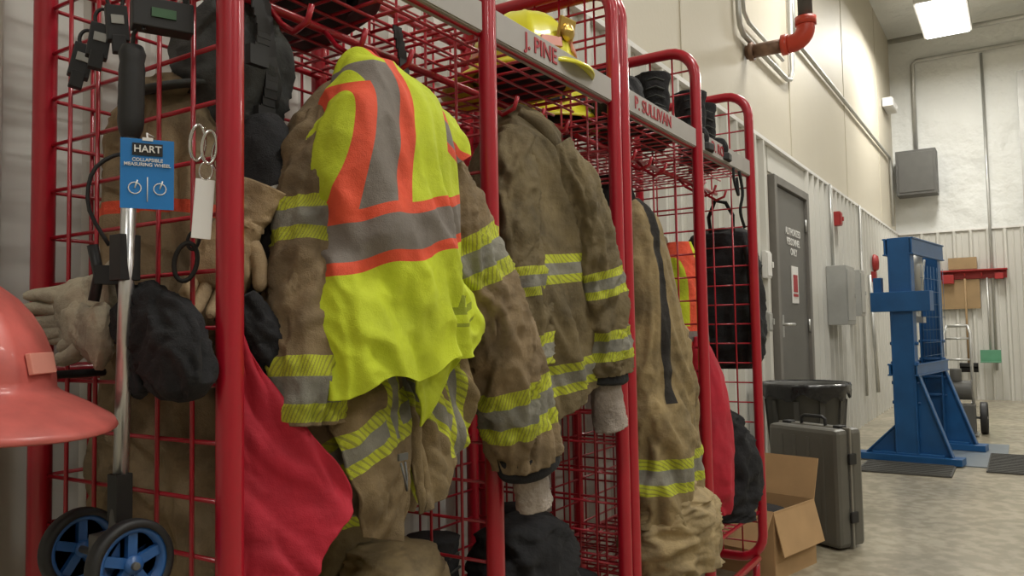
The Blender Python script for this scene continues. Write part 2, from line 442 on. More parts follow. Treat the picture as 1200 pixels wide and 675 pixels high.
vest=empty('safety_vest',(.95,.88,1.5))
vb=[]
zc=1.205-.17*.92
lim_l=(1,-.24,.533); lim_r=(-1,.196,-.646)
vb+=[(0,1,1.34,.125,GRY,lim_l,lim_r,(0,1,1.2))]
vb+=[(1,-.24,.527,.010,ORG,(0,1,1.19),(0,-1,-1.43)),(1,-.196,.646,.013,ORG,(0,1,1.2))]
vb+=[(.7,1,1.35+.7*1.03,.034,ORG,(1,0,1.0)),(.7,1,1.35+.7*1.03,.018,GRY,(1,0,1.0))]
vb+=[(-.17,1,zc,.043,ORG),(-.17,1,zc,.026,GRY)]
vb+=[(-.1,1,1.075-.1,.006,(.28,.33,.02),(1,0,.985),(-1,0,-1.04)),(-.1,1,1.052-.1,.003,(.28,.33,.02),(1,0,.975),(-1,0,-1.045)),(1,0,1.0,.004,(.28,.33,.02),(0,1,1.075),(0,-1,-1.10)),(1,0,1.02,.004,(.28,.33,.02),(0,1,1.075),(0,-1,-1.10))]
mat_v=cloth('hi_vis_mesh_fabric',LIME,vb,var=.12,rough=.75,bump=.3,bs=22,dirt=.16)
mb=MB()
def vh(c,s):
    return .045*max(0,c)-.02*max(0,-c)+.010*math.sin(c*9+.5)
loft(mb,[(.930,.90,1.497,.012,.02),(.932,.885,1.475,.037,.04),(.938,.87,1.44,.070,.06),(.944,.855,1.395,.104,.08),(.946,.85,1.34,.120,.088),(.944,.845,1.27,.126,.09),(.944,.84,1.2,.132,.092),(.946,.835,1.12,.144,.092),(.950,.83,1.04,.160,.092),(.952,.83,.995,.168,.092)],m=150,n=160,amp=.022,fs=13,fz=2.6,seed=1,hem=vh,tilt=.2,top=.55,fine=.5)
fin(mb,'vest_body',mat_v,vest)
mb=MB()
loft(mb,[(.985,.88,1.445,.03,.045),(1.02,.865,1.41,.045,.06),(1.06,.85,1.37,.045,.068),(1.085,.84,1.33,.032,.06)],m=50,n=56,amp=.012,fs=12,fz=4,seed=4)
fin(mb,'vest_shoulder',mat_v,vest)
mb=MB()
sheet(mb,[(.90,.775,1.04,1.06,.77,1.06),(.925,.77,.99,1.05,.765,1.01),(.945,.775,.95,1.02,.77,.975),(.955,.78,.92,.985,.775,.93),(.965,.785,.905,.97,.785,.906)],m=40,n=36,amp=.012,fs=14,fz=4,seed=5)
fin(mb,'vest_tail',mat_v,vest,solid=.003)
# coat B --------------------------------------------------------------
coatB=empty('turnout_coat',(1.6,1.0,1.55))
KB=(.160,.121,.060)
mat_cB=cloth('coat_shell_2',KB,triple(-.05,1,1.19-.05*1.6,.032)+triple(-.05,1,.955-.05*1.6,.032)+[(1,.25,1.735+.25*1.2,.016,(.02,.018,.018))])
mb=MB()
loft(mb,[(1.535,.98,1.56,.03,.035),(1.54,.97,1.53,.07,.06),(1.545,.96,1.47,.11,.085),(1.545,.955,1.38,.155,.10),(1.55,.95,1.25,.18,.105),(1.57,.945,1.1,.19,.105),(1.60,.94,.97,.19,.10),(1.62,.94,.90,.18,.095)],m=120,n=130,amp=.032,fs=11,fz=3.4,seed=12,tilt=.3,hem=lambda c,s:.03*c)
fin(mb,'torso',mat_cB,coatB)
mat_sB=cloth('sleeve_shell_3',KB,triple(0,1,.33,.030)+triple(0,1,.475,.036))
mb=MB()
loft(mb,[(1.57,.90,1.46,.05,.05),(1.61,.865,1.38,.064,.055),(1.655,.85,1.26,.066,.055),(1.685,.84,1.14,.066,.055),(1.705,.84,1.03,.062,.055),(1.715,.84,.945,.060,.05)],m=100,n=72,amp=.016,fs=11,seed=15,uv='tube',top=.8,tilt=1.2)
fin(mb,'sleeve_right',mat_sB,coatB)
mb=MB(); loft(mb,[(1.713,.84,.955,.060,.052),(1.716,.84,.937,.062,.052),(1.717,.84,.925,.062,.052),(1.717,.84,.918,.05,.04)],m=12,n=40,amp=.002,uv='tube')
fin(mb,'cuff_band',M['blackfab'],coatB)
mb=MB(); loft(mb,[(1.715,.84,.93,.042,.034),(1.727,.84,.88,.044,.034),(1.74,.84,.815,.045,.036)],m=30,n=40,amp=.005,uv='tube',fs=20)
fin(mb,'knit_wristlet',M['knit'],coatB)
mb=MB()
loft(mb,[(1.46,.93,1.47,.04,.05),(1.425,.91,1.38,.055,.05),(1.41,.90,1.25,.058,.05),(1.42,.89,1.1,.06,.05),(1.44,.89,.98,.06,.05)],m=90,n=64,amp=.016,fs=11,seed=19,uv='tube',top=.8,tilt=1)
fin(mb,'sleeve_left',mat_sB,coatB)
mb=MB()
loft(mb,[(1.49,.93,1.53,.012,.02),(1.52,.89,1.50,.02,.025),(1.57,.875,1.44,.026,.02),(1.63,.87,1.36,.028,.018),(1.68,.87,1.25,.022,.015)],m=50,n=32,amp=.006,fs=14,seed=3)
fin(mb,'collar',cloth('collar_shell',(.12,.09,.045)),coatB)
# trousers C -----------------------------------------------------------
tC=empty('turnout_trousers',(2.2,1.0,1.4))
KC=(.29,.215,.105)
mat_tC=cloth('trouser_shell',KC,triple(0,1,.64,.048)+[(1,.06,2.10+.06*1.0,.014,(.025,.022,.02),(0,1,.84))])
mb=MB()
loft(mb,[(2.07,.95,1.40,.04,.05),(2.09,.93,1.34,.075,.07),(2.13,.92,1.2,.105,.08),(2.17,.91,1.05,.125,.085),(2.19,.90,.9,.135,.085),(2.17,.89,.75,.11,.08),(2.15,.89,.6,.095,.075),(2.15,.89,.50,.09,.075)],m=110,n=100,amp=.030,fs=12,fz=3.4,seed=22,tilt=.2)
fin(mb,'leg_1',mat_tC,tC)
mb=MB()
loft(mb,[(2.20,.95,1.15,.06,.05),(2.27,.93,1.0,.09,.07),(2.32,.92,.85,.09,.075),(2.34,.91,.7,.085,.07),(2.34,.91,.52,.08,.07)],m=80,n=80,amp=.024,fs=12,fz=3.4,seed=26,tilt=.2)
fin(mb,'leg_2',mat_tC,tC)
mb=MB()
loft(mb,[(2.24,.90,.60,.10,.06),(2.24,.90,.54,.17,.10),(2.24,.89,.48,.185,.11),(2.24,.89,.36,.17,.11)],m=60,n=90,amp=.030,fs=8,fz=12,seed=29,top=.9,fine=.5)
fin(mb,'bunched_legs',cloth('tan_bunched',(.34,.255,.13)),tC)

def simple_garment(name,part,st,mat,**k):
    e=empty(name,(st[0][0],st[0][1],st[0][2])); mb=MB(); loft(mb,st,**k); fin(mb,part,mat,e); return e
simple_garment('turnout_trousers','legs',[(.80,1.17,1.46,.06,.08),(.80,1.16,1.38,.085,.12),(.80,1.15,1.2,.09,.14),(.81,1.15,1.0,.10,.14),(.81,1.15,.8,.10,.14),(.82,1.15,.55,.10,.13)],cloth('trouser_shell_old',(.27,.20,.115),[(0,1,.93,.010,YEL,(0,1,0),(1,3,3.62)),(.3,1,1.24+.3*.75,.010,ORG)]),m=110,n=100,amp=.038,fs=15,fz=3,seed=31,tilt=.2)
kh=empty('knit_cap',(.83,1.09,1.55)); mb=MB()
loft(mb,[(.845,1.10,1.58,.03,.04),(.845,1.09,1.56,.07,.065),(.84,1.08,1.49,.088,.075),(.835,1.08,1.42,.080,.07),(.845,1.08,1.365,.05,.05)],m=50,n=60,amp=.018,fs=16,fz=9,seed=33,top=.8)
mb.lathe([(.0,.006),(.06,.006),(.072,.002),(.072,-.004),(.0,-.002)],(.755,1.11,1.44),32,0,Matrix.Rotation(rd0:=math.radians(-14),3,'Y'),.95,1.1)
fin(mb,'cap_and_brim',M['greyfab'],kh)
simple_garment('black_jacket','body',[(.835,1.00,1.39,.025,.03),(.835,.99,1.34,.045,.05),(.835,.98,1.25,.05,.06),(.83,.98,1.15,.045,.06),(.82,.98,1.08,.03,.04)],cloth('black_shell_stripe',(.011,.011,.013),[(-.4,1,1.275-.4*.85,.016,(.5,.5,.48))]),m=50,n=60,amp=.012,fs=14,seed=35)
simple_garment('turnout_trousers','legs',[(1.12,1.18,1.35,.08,.06),(1.12,1.18,1.2,.13,.08),(1.14,1.17,1.0,.14,.09),(1.14,1.16,.8,.14,.09),(1.12,1.15,.5,.13,.09)],cloth('trouser_shell_b',(.18,.13,.06),triple(0,1,.72,.03)),m=60,n=80,amp=.025,fs=12,seed=37)
e=empty('red_cloth_bag',(.7,.9,1.05)); mb=MB()
sheet(mb,[(.690,.895,1.06,.705,.89,1.065),(.692,.895,1.01,.735,.87,1.0),(.690,.89,.93,.775,.83,.92),(.690,.89,.87,.832,.795,.825),(.688,.89,.80,.79,.80,.765),(.688,.89,.72,.765,.81,.70),(.688,.89,.6,.755,.82,.6),(.688,.89,.5,.75,.82,.5)],m=70,n=60,amp=.015,fs=16,fz=4,seed=3,tilt=.5)
fin(mb,'cloth',M['redfab'],e,solid=.003)
simple_garment('safety_vest','body',[(2.66,1.0,1.35,.03,.04),(2.66,1.0,1.25,.09,.06),(2.66,1.0,1.1,.11,.07),(2.66,1.0,.88,.12,.07)],cloth('hi_vis_small',LIME,[(0,1,1.02,.035,ORG),(0,1,1.02,.018,GRY),(1,0,2.62,.03,ORG,(0,1,1.05))],var=.1),m=50,n=60,amp=.016,fs=13,seed=41)
simple_garment('black_jacket','body',[(2.36,1.12,1.56,.04,.04),(2.38,1.12,1.46,.11,.06),(2.40,1.12,1.25,.13,.07),(2.40,1.12,1.02,.12,.07)],M['blackfab'],m=50,n=60,amp=.018,fs=13,seed=43)
simple_garment('red_stuff_sack','sack',[(2.60,.92,1.02,.012,.015),(2.61,.915,.96,.04,.035),(2.63,.91,.85,.075,.06),(2.65,.91,.65,.09,.07),(2.66,.91,.5,.08,.065),(2.66,.91,.42,.05,.05)],M['redfab'],m=60,n=60,amp=.014,fs=14,seed=45)
simple_garment('duffel_bag','body',[(2.95,1.0,.74,.04,.05),(2.95,1.0,.69,.10,.11),(2.95,1.0,.55,.13,.15),(2.95,1.0,.40,.13,.15),(2.95,1.0,.345,.11,.13)],M['blackfab'],m=50,n=70,amp=.03,fs=9,fz=8,seed=47,top=.8)
simple_garment('turnout_trousers','legs',[(2.85,1.18,1.4,.06,.05),(2.84,1.18,1.2,.11,.08),(2.83,1.18,.9,.12,.09),(2.83,1.18,.82,.11,.08)],M['khaki'],m=50,n=60,amp=.02,fs=12,seed=49)
simple_garment('gear_pouch','pouch',[(2.16,.98,1.80,.03,.03),(2.16,.98,1.78,.08,.05),(2.15,.98,1.72,.10,.065),(2.15,.98,1.66,.10,.065),(2.15,.98,1.645,.08,.05)],M['blackfab'],m=30,n=50,amp=.014,fs=12,fz=12,seed=81,top=.9)
bp=empty('backpack',(3.25,1.05,1.2)); mb=MB()
loft(mb,[(3.24,1.04,1.46,.03,.05),(3.245,1.04,1.43,.07,.11),(3.25,1.04,1.33,.09,.14),(3.25,1.04,1.18,.095,.155),(3.25,1.04,1.02,.10,.155),(3.25,1.04,.92,.085,.145),(3.25,1.04,.88,.05,.10)],m=60,n=80,amp=.022,fs=10,fz=7,seed=51,sup=.75,top=.8)
loft(mb,[(3.35,1.04,1.2,.02,.07),(3.36,1.04,1.15,.035,.1),(3.36,1.04,1.0,.04,.11),(3.35,1.04,.93,.02,.08)],m=30,n=40,amp=.008,seed=52,sup=.6)
mb.tube([(3.19,.97,1.42),(3.165,.96,1.50),(3.14,.98,1.55),(3.13,1.02,1.56),(3.165,1.06,1.50),(3.19,1.06,1.42)],.008,8)
mb.tube(catmull([(3.20,.93,1.40),(3.15,.90,1.3),(3.145,.89,1.1),(3.17,.91,.95),(3.2,.93,.9)],16),.012,8)
mb.tube(catmull([(3.20,.90,.98),(3.19,.885,.9),(3.18,.89,.80),(3.19,.90,.76)],10),.005,6)
fin(mb,'pack_body',M['blackfab'],bp)
mb=MB(); mb.tube(catmull([(2.93,.86,1.63),(2.95,.855,1.55),(2.93,.86,1.48),(2.96,.855,1.42)],14),.006,6)
mb.tube(catmull([(2.86,.86,1.63),(2.85,.855,1.58),(2.88,.85,1.53),(2.90,.86,1.60)],14),.005,6); mb.obj('gear_strap',M['blackfab'])

# ------------------------------------------------------------------ helmets
def helmet(name,loc,rot,shell,trim,scale=1.0,badge=True):
    e=empty(name,loc,rot); mb=MB(); n=72; rx,ry,hh=.108,.132,.135
    prof=[(math.sin(a),math.cos(a)*hh) for a in [math.radians(k) for k in (3,12,22,32,42,52,62,72,80,86,90)]]
    b=len(mb.v); rings=[]
    for i,(r,z) in enumerate(prof): rings.append(('c',r,z))
    rings+=[('b',.15,-.004),('b',.6,-.014),('b',.95,-.024),('b',1.0,-.030),('b',.95,-.033),('b',.3,-.018),('b',0,-.02)]
    for k,r,z in rings:
        for j in range(n):
            t=2*pi*j/n; c,s=math.cos(t),math.sin(t)
            rib=1+.035*abs(math.cos(4*t))**14*min(1,r*1.5) if k=='c' else 1.0
            if k=='c': p=Vector((rx*r*c*rib,ry*r*s*rib,z*(1+.02*abs(math.cos(4*t))**14)))
            else:
                w=.035+.055*max(0,s)**2+.012*max(0,-s)
                p=Vector(((rx+w*r)*c,(ry+w*r)*s,z-.018*r*max(0,s)**2))
            mb.v.append(p*scale)
    for i in range(len(rings)-1):
        for j in range(n):
            j2=(j+1)%n; mb.face([b+i*n+j,b+(i+1)*n+j,b+(i+1)*n+j2,b+i*n+j2],0)
    mb.face([b+j for j in range(n)],0)
    mb.obj('shell',shell,e)
    mb=MB()
    for k in range(8):
        t=2*pi*(k+.5)/8
        p=Vector((rx*.985*math.cos(t),ry*.985*math.sin(t),.028))*scale
        R=Matrix.Rotation(math.atan2(math.sin(t)/ry,math.cos(t)/rx),3,'Z')@Matrix.Rotation(-.2,3,'Y')
        mb.box(p,(.006*scale,.05*scale,.024*scale),0,R)
    mb.obj('reflective_tetrahedrons',trim,e,bevel=.001)
    if badge:
        mb=MB(); R=Matrix.Rotation(.25,3,'X')
        mb.box(Vector((0,-.128,.05))*scale,(.055*scale,.008,.075*scale),0,R)
        mb.lathe([(.0,.02),(.018,.012),(.024,0)],Vector((0,-.132,.055))*scale,16,0,Matrix.Rotation(pi/2,3,'X'))
        mb.obj('front_badge',M['gold'],e,bevel=.002)
    mb=MB(); mb.lathe([(.085*scale,-.012*scale),(.09*scale,-.05*scale),(.085*scale,-.05*scale)],(0,0,0),32,0,None,1,1.2)
    mb.obj('headband',M['black'],e)
    return e
helmet('fire_helmet',(.43,1.10,.992),(0,0,math.radians(190)),M['redhelm'],M['lens'],1.06,False)
helmet('fire_helmet',(1.66,1.02,1.70),(0,0,math.radians(-8)),M['yelpl'],M['lens'],1.06)
helmet('fire_helmet',(2.09,1.17,1.70),(0,0,math.radians(60)),M['yelpl'],M['blackfab'])
helmet('fire_helmet',(1.02,1.12,1.70),(0,0,math.radians(-20)),basic('black_helmet_shell',(.02,.02,.02),.35),M['yelpl'])
mb=MB(); mb.tube([(.675,1.16,1.0),(.60,1.15,1.0),(.47,1.10,1.0),(.44,1.09,1.02),(.43,1.085,1.08)],.006,8); mb.obj('helmet_hook',M['black'])

# ------------------------------------------------------------------ boots
def boot(loc,rot,h=.26,name='work_boot'):
    e=empty(name,loc,rot); mb=MB()
    loft(mb,[(0,.03,h,.055,.06),(0,.03,h*.8,.052,.058),(0,.03,h*.55,.048,.056),(0,.028,h*.35,.046,.06),(0,.02,.075,.044,.068),(0,.015,.03,.045,.07)],m=30,n=40,amp=.006,uv='tube',fs=16,top=1)
    loft(mb,[(0,.09,.055,.015,.02),(0,.07,.055,.038,.035),(0,0,.06,.044,.045),(0,-.08,.05,.046,.036),(0,-.14,.042,.044,.028),(0,-.175,.035,.03,.02),(0,-.185,.032,.008,.008)],m=30,n=32,amp=.003,uv='tube',top=1)
    mb.obj('upper',M['blackfab'],e)
    mb=MB(); 
    pr=[(.085,.03),(.07,.04),(.0,.040),(-.08,.05),(-.15,.044),(-.185,.02)]
    out=[(w,y) for y,w in pr]+[(-w,y) for y,w in reversed(pr)]
    b=len(mb.v)
    for z in (0,.025):
        for x,y in out: mb.v.append(Vector((x,y,z)))
    k=len(out)
    for j in range(k): mb.face([b+j,b+(j+1)%k,b+k+(j+1)%k,b+k+j],0,sm=False)
    mb.face([b+j for j in range(k)][::-1],0,sm=False); mb.face([b+k+j for j in range(k)],0,sm=False)
    mb.obj('sole',M['black'],e,bevel=.003)
    mb=MB()
    for q in range(5):
        z=.09+q*.03; mb.tube([(-.03,-.035+q*.003,z),(0,-.048+q*.004,z+.008),(.03,-.035+q*.003,z)],.003,6)
    mb.obj('laces',M['greyfab'],e)
    return e
boot((2.31,1.09,1.645),(0,0,math.radians(-50)),.24); boot((2.42,.98,1.645),(0,0,math.radians(-60)),.24)
boot((2.72,.96,1.645),(0,0,math.radians(-60)),.25); boot((2.90,.98,1.645),(0,0,math.radians(-50)),.25)
for i,(x,y,r) in enumerate(((1.42,1.10,15),(1.78,1.10,30))): boot((x,y,ZLO+.005),(0,0,math.radians(r)),.25,'rubber_boot')
for i,(x,y,r) in enumerate(((.86,1.2,15),(1.0,1.2,-10))): boot((x,y,ZLO+.005),(0,0,math.radians(r)),.24,'rubber_boot')
simple_garment('black_gear_bag','bag',[(1.60,1.0,.62,.03,.04),(1.60,1.0,.60,.09,.07),(1.60,1.0,.52,.13,.10),(1.60,1.0,.40,.13,.10),(1.60,1.0,.345,.11,.08)],M['blackfab'],m=50,n=70,amp=.03,fs=9,fz=10,seed=91,top=.9)
simple_garment('tan_duffel','body',[(1.14,1.02,.66,.03,.03),(1.14,1.02,.63,.09,.07),(1.14,1.02,.50,.12,.09),(1.14,1.02,.35,.12,.09)],cloth('tan_canvas',(.33,.25,.14)),m=50,n=70,amp=.03,fs=9,fz=10,seed=61,top=.9)

# ------------------------------------------------------------------ gloves
def glove(name,loc,rot,mat,sc=1.0,cuff=True,curl=.3):
    e=empty(name,loc,rot); e.scale=(sc,sc,sc); mb=MB()
    loft(mb,[(0,0,.02,.034,.018),(0,0,-.01,.038,.018),(0,0,-.05,.045,.019),(0,0,-.085,.044,.016),(0,0,-.098,.036,.010)],m=26,n=36,amp=.005,uv='tube',fs=22,top=1)
    for k,(x,l) in enumerate(((-.034,.064),(-.012,.080),(.012,.074),(.034,.058))):
        pts=[(x,0,-.075)]
        a=0
        p=Vector(pts[0])
        for q in range(5):
            a+=curl*.45; p=p+Vector((x*.08,-math.sin(a),-math.cos(a)))*(l/4.2); pts.append(tuple(p))
        mb.tube(catmull(pts,12),[.0115]*9+[.0105,.008,.004],10)
    mb.tube(catmull([(.026,0,-.01),(.048,-.006,-.035),(.060,-.014,-.06),(.064,-.02,-.08)],10),[.014,.015,.0145,.014,.0135,.013,.0125,.012,.009,.004],10)
    if cuff: loft(mb,[(0,0,.01,.034,.018),(0,0,.035,.038,.017),(0,0,.085,.048,.016)],m=20,n=36,amp=.006,uv='tube',fs=24,top=1)
    mb.obj('glove_shell',mat,e); return e
rd_=math.radians
glove('work_glove',(.635,1.12,1.105),(rd_(0),rd_(80),rd_(-92)),M['cream'],.9,curl=.5)
glove('work_glove',(.62,1.11,1.065),(rd_(10),rd_(100),rd_(-95)),M['cream'],.9,curl=.6)
mt=empty('winter_mittens',(.62,.95,1.05)); mb=MB()
loft(mb,[(.628,1.015,1.100,.018,.036),(.628,1.0,1.085,.020,.042),(.626,.965,1.068,.023,.048),(.625,.93,1.045,.025,.054),(.626,.905,1.01,.024,.052),(.628,.897,.980,.016,.034),(.628,.895,.968,.004,.008)],m=60,n=60,amp=.011,uv='tube',fs=18,seed=71,top=.9)
loft(mb,[(.622,.975,1.06,.016,.018),(.618,.985,1.035,.017,.020),(.618,.985,1.005,.016,.020),(.618,.975,.98,.010,.012),(.618,.972,.975,.003,.004)],m=30,n=30,amp=.005,uv='tube',fs=18,seed=72,top=.9)
loft(mb,[(.725,.925,1.10,.020,.032),(.735,.920,1.08,.024,.038),(.75,.915,1.05,.026,.042),(.76,.910,1.02,.024,.038),(.765,.908,.995,.010,.018),(.766,.908,.99,.003,.006)],m=50,n=50,amp=.009,uv='tube',fs=18,seed=74,top=.9)
fin(mb,'mitten_pair',M['blackfab'],mt)
glove('work_glove',(.745,.945,1.20),(0,rd_(20),rd_(-40)),M['tan'],.9,curl=.5)

# ------------------------------------------------------------------ measuring wheel
mw=empty('measuring_wheel',(.60,.985,1.1))
mb=MB(); 
mb.tube([(.60,.992,.84),(.60,.974,1.32)],.0095,14); fin(mb,'shaft',M['silver'],mw)
mb=MB(); rr=[.011,.015,.0165,.016,.0165,.016,.0165,.016,.0165,.015,.017,.013]
mb.tube([(.60,.975-.0003*k,1.312+.0112*k) for k in range(12)],rr,14)
mb.tube([(.60,.972,1.43),(.60,.970,1.45),(.60,.955,1.462),(.60,.945,1.45)],.003,6)
mb.box((.60,.992,.845),(.022,.022,.06)); mb.box((.60,.985,1.155),(.028,.026,.06)); fin(mb,'handle_and_bracket',M['black'],mw,bevel=.003)
def wheel(mbT,mbH,c,r,w):
    R=Matrix.Rotation(pi/2,3,'X')
    mbT.lathe([(r-.010,-w/2),(r-.002,-w/2),(r,-w/4),(r,w/4),(r-.002,w/2),(r-.010,w/2),(r-.010,-w/2)],c,40,0,R)
    mbH.lathe([(r-.016,-w*.35),(r-.009,-w*.35),(r-.009,w*.35),(r-.016,w*.35),(r-.016,-w*.35)],c,40,0,R)
    mbH.lathe([(.0,-w*.5),(.011,-w*.5),(.011,w*.5),(0,w*.5)],c,20,0,R)
    for k in range(5):
        a=2*pi*k/5+.3; d_=Vector((math.cos(a),0,math.sin(a)))
        mbH.box(Vector(c)+d_*(r*.5),(r-.016,.008,.012),0,Matrix.Rotation(-a,3,'Y'))
T=MB();Hh=MB()
wheel(T,Hh,(.572,.922,.776),.054,.02); wheel(T,Hh,(.60,1.082,.768),.054,.02)
fin(T,'tyres',M['black'],mw); fin(Hh,'hubs',M['bluepl'],mw)
mb=MB(); mb.tube([(.570,.905,.776),(.60,1.10,.768)],.005,10); mb.tube([(.590,.99,.776),(.60,.992,.84)],.010,10); mb.box((.588,.995,.785),(.03,.045,.03)); fin(mb,'axle_housing',M['heat'],mw,bevel=.004)
tag=empty('product_hang_tag',(.572,.893,1.25),(0,0,math.radians(-30)))
mb=MB(); mb.box((0,0,0),(.060,.0015,.086)); mb.obj('card',M['bluetag'],tag)
mb=MB(); mb.box((0,-.0015,.030),(.034,.001,.015)); mb.obj('logo_panel',M['black'],tag)
text('HART',.012,(0,-.0025,.030),(pi/2,0,0),M['white'],tag)
text('COLLAPSIBLE\nMEASURING WHEEL',.0058,(-.0,-.0015,.014),(pi/2,0,0),M['white'],tag)
mb=MB()
for x in(-.014,.014):
    mb.tube([(x+.007*math.cos(a),-.0012,-.018+.007*math.sin(a)) for a in [2*pi*k/16 for k in range(16)]],.0007,5,closed=True)
    mb.tube([(x,-.0012,-.018),(x+.003,-.0012,-.008)],.0009,5)
mb.tube([(0,-.0012,-.004),(0,-.0012,-.034)],.0006,5)
mb.box((0,-.0012,.043),(.012,.0006,.004)); mb.obj('icons',M['white'],tag)
mb=MB(); mb.tube([(0,0,.042),(.0,.02,.055),(.01,.06,.06)],.0012,6); mb.obj('tie',M['white'],tag)
wt=empty('accountability_tag',(.645,.885,1.215),(0,math.radians(4),math.radians(-30)))
mb=MB(); mb.box((0,0,0),(.024,.002,.078)); mb.obj('tag_card',M['white'],wt,bevel=.0008)
mb=MB()
def ring(mb,c,rx,rz,r,k=20):
    mb.tube([(c[0]+rx*math.cos(2*pi*q/k),c[1],c[2]+rz*math.sin(2*pi*q/k)) for q in range(k)],r,6,closed=True)
ring(mb,(0,0,.05),.008,.012,.0013); ring(mb,(.002,0,.082),.009,.022,.0025); ring(mb,(-.012,.01,.088),.009,.024,.0025); ring(mb,(.014,.01,.075),.007,.02,.002)
mb.obj('carabiners',M['chrome'],wt)
cb_=empty('black_carabiner',(.655,.935,1.15),(0,math.radians(10),math.radians(-35))); mb=MB(); ring(mb,(0,0,0),.014,.026,.0035); ring(mb,(.004,0,.03),.007,.012,.0025); mb.obj('carabiner_ring',M['black'],cb_)
def clip(x,y,z,r=0):
    e=empty('glove_clip',(x,y,z),(0,math.radians(r),math.radians(-25))); mb=MB()
    mb.box((0,0,0),(.028,.018,.05)); mb.box((0,-.004,-.03),(.018,.014,.025)); ring(mb,(0,0,.035),.010,.014,.003); mb.obj('clip_body',M['black'],e,bevel=.003)
    mb=MB(); mb.box((0,-.010,.004),(.016,.002,.012)); mb.obj('label',M['boxgrey'],e)
clip(.625,1.14,1.455,12); clip(.625,1.095,1.475,8); clip(.625,1.05,1.49,-5)
st_=empty('webbing_straps',(.78,1.0,1.6)); mb=MB()
for x,y,l,ph_ in ((.79,.97,.16,0),(.83,1.0,.24,1),(1.14,.98,.20,2)):
    pts=catmull([(x,y,1.635),(x+.01*math.sin(ph_),y-.01,1.635-l*.4),(x+.015,y-.012,1.635-l*.75),(x+.005,y-.008,1.635-l)],16)
    for a_,b_ in zip(pts[:-1],pts[1:]):
        c_=(Vector(a_)+Vector(b_))/2; mb.box(c_,(.024,.003,(Vector(a_)-Vector(b_)).length*1.1))
    mb.box(pts[-1],(.034,.012,.03))
fin(mb,'webbing',M['black'],st_)
rd=empty('portable_radio',(.625,.945,1.475),(0,0,math.radians(-25))); mb=MB(); mb.box((0,0,0),(.075,.03,.04)); mb.box((-.02,0,.03),(.02,.02,.03)); mb.tube([(.03,0,.02),(.03,0,.12)],.005,8); mb.obj('housing',M['black'],rd,bevel=.004)
mb=MB(); mb.box((0,-.016,0),(.03,.002,.012)); mb.obj('screen',basic('dim_green',(.05,.12,.06),.4),rd)
cl=empty('spring_clamp',(.605,1.03,1.135),(0,0,math.radians(-30))); mb=MB()
mb.tube([(-.02,0,.04),(-.012,0,.0),(-.018,0,-.035)],.007,8); mb.tube([(.02,0,.04),(.012,0,.0),(.018,0,-.035)],.007,8); mb.box((0,0,0),(.035,.02,.025))
mb.tube(catmull([(.0,0,.04),(-.025,0,.09),(-.02,0,.14),(.01,0,.165),(.02,0,.15)],14),.003,6)
mb.obj('clamp_body',M['black'],cl)

# ------------------------------------------------------------------ far objects
hc=empty('equipment_case',(4.12,.885,0),(0,0,math.radians(-19-8)))
mb=MB(); mb.box((.045,0,.285),(.09,.41,.55)); mb.box((-.05,0,.285),(.09,.41,.55)); mb.obj('shells',M['case'],hc,bevel=.022)
mb=MB(); mb.box((-.002,0,.285),(.012,.42,.56))
mb.obj('rim',M['casetrim'],hc,bevel=.004)
mb=MB()
mb.tube([(-.0,-.07,.56),(-.0,-.07,.595),(0,-.05,.605),(0,.05,.605),(0,.07,.595),(0,.07,.56)],.009,8)
for z in (.15,.42): mb.box((0,-.213,z),(.05,.012,.05))
for y in (-.15,.15): mb.box((0,y,.565),(.05,.04,.014))
for x in(-.05,.05):
    for y in(-.14,.14): mb.box((x,y,.005),(.03,.04,.012))
mb.obj('handle_and_latches',M['black'],hc,bevel=.003)
mb=MB()
for y in (-.12,-.04,.04,.12): mb.box((-.0965,y,.285),(.004,.02,.46))
mb.obj('ribs',M['case'],hc,bevel=.0015)
cb=empty('cardboard_box',(3.60,1.03,0),(0,0,math.radians(-14)))
mb=MB(); w,dp,h,t=.36,.36,.28,.005
mb.box((0,0,.004),(w,dp,.006)); 
for sx in(-1,1): mb.box((sx*w/2,0,h/2),(t,dp,h))
for sy in(-1,1): mb.box((0,sy*dp/2,h/2),(w,t,h))
mb.box((0,dp/2+.045,h+.075),(w,t,.18),0,Matrix.Rotation(math.radians(-32),3,'X'))
mb.box((w/2+.03,0,h+.085),(t,dp,.18),0,Matrix.Rotation(math.radians(18),3,'Y'))
mb.box((-w/2-.055,0,h-.07),(t,dp,.18),0,Matrix.Rotation(math.radians(38),3,'Y'))
mb.box((0,-dp/2-.02,h-.09),(w,t,.18),0,Matrix.Rotation(math.radians(-14),3,'X'))
mb.obj('panels',M['card'],cb)
mb=MB(); loft(mb,[(0,0,.25,.05,.05),(0,0,.23,.13,.13),(0,0,.1,.16,.16),(0,0,.02,.16,.16)],m=20,n=40,amp=.02,fs=9,fz=9); mb.obj('packed_cloth',M['blackfab'],cb)
tc_=empty('trash_can',(5.02,1.12,0)); mb=MB()
mb.lathe([(.0,.0),(.175,.0),(.18,.02),(.232,.66),(.25,.67),(.25,.70),(.235,.70),(.225,.66),(.17,.06),(0,.06)],(0,0,0),40)
for k in range(10):
    a=2*pi*k/10; mb.box((.207*math.cos(a),.207*math.sin(a),.33),(.012,.03,.56),0,Matrix.Rotation(a,3,'Z')@Matrix.Rotation(.083,3,'Y'))
mb.obj('bin',M['binp'],tc_)
mb=MB(); n=64
pr=[(.14,.50),(.215,.62),(.236,.69),(.254,.708),(.262,.695),(.258,.665),(.256,.625)]
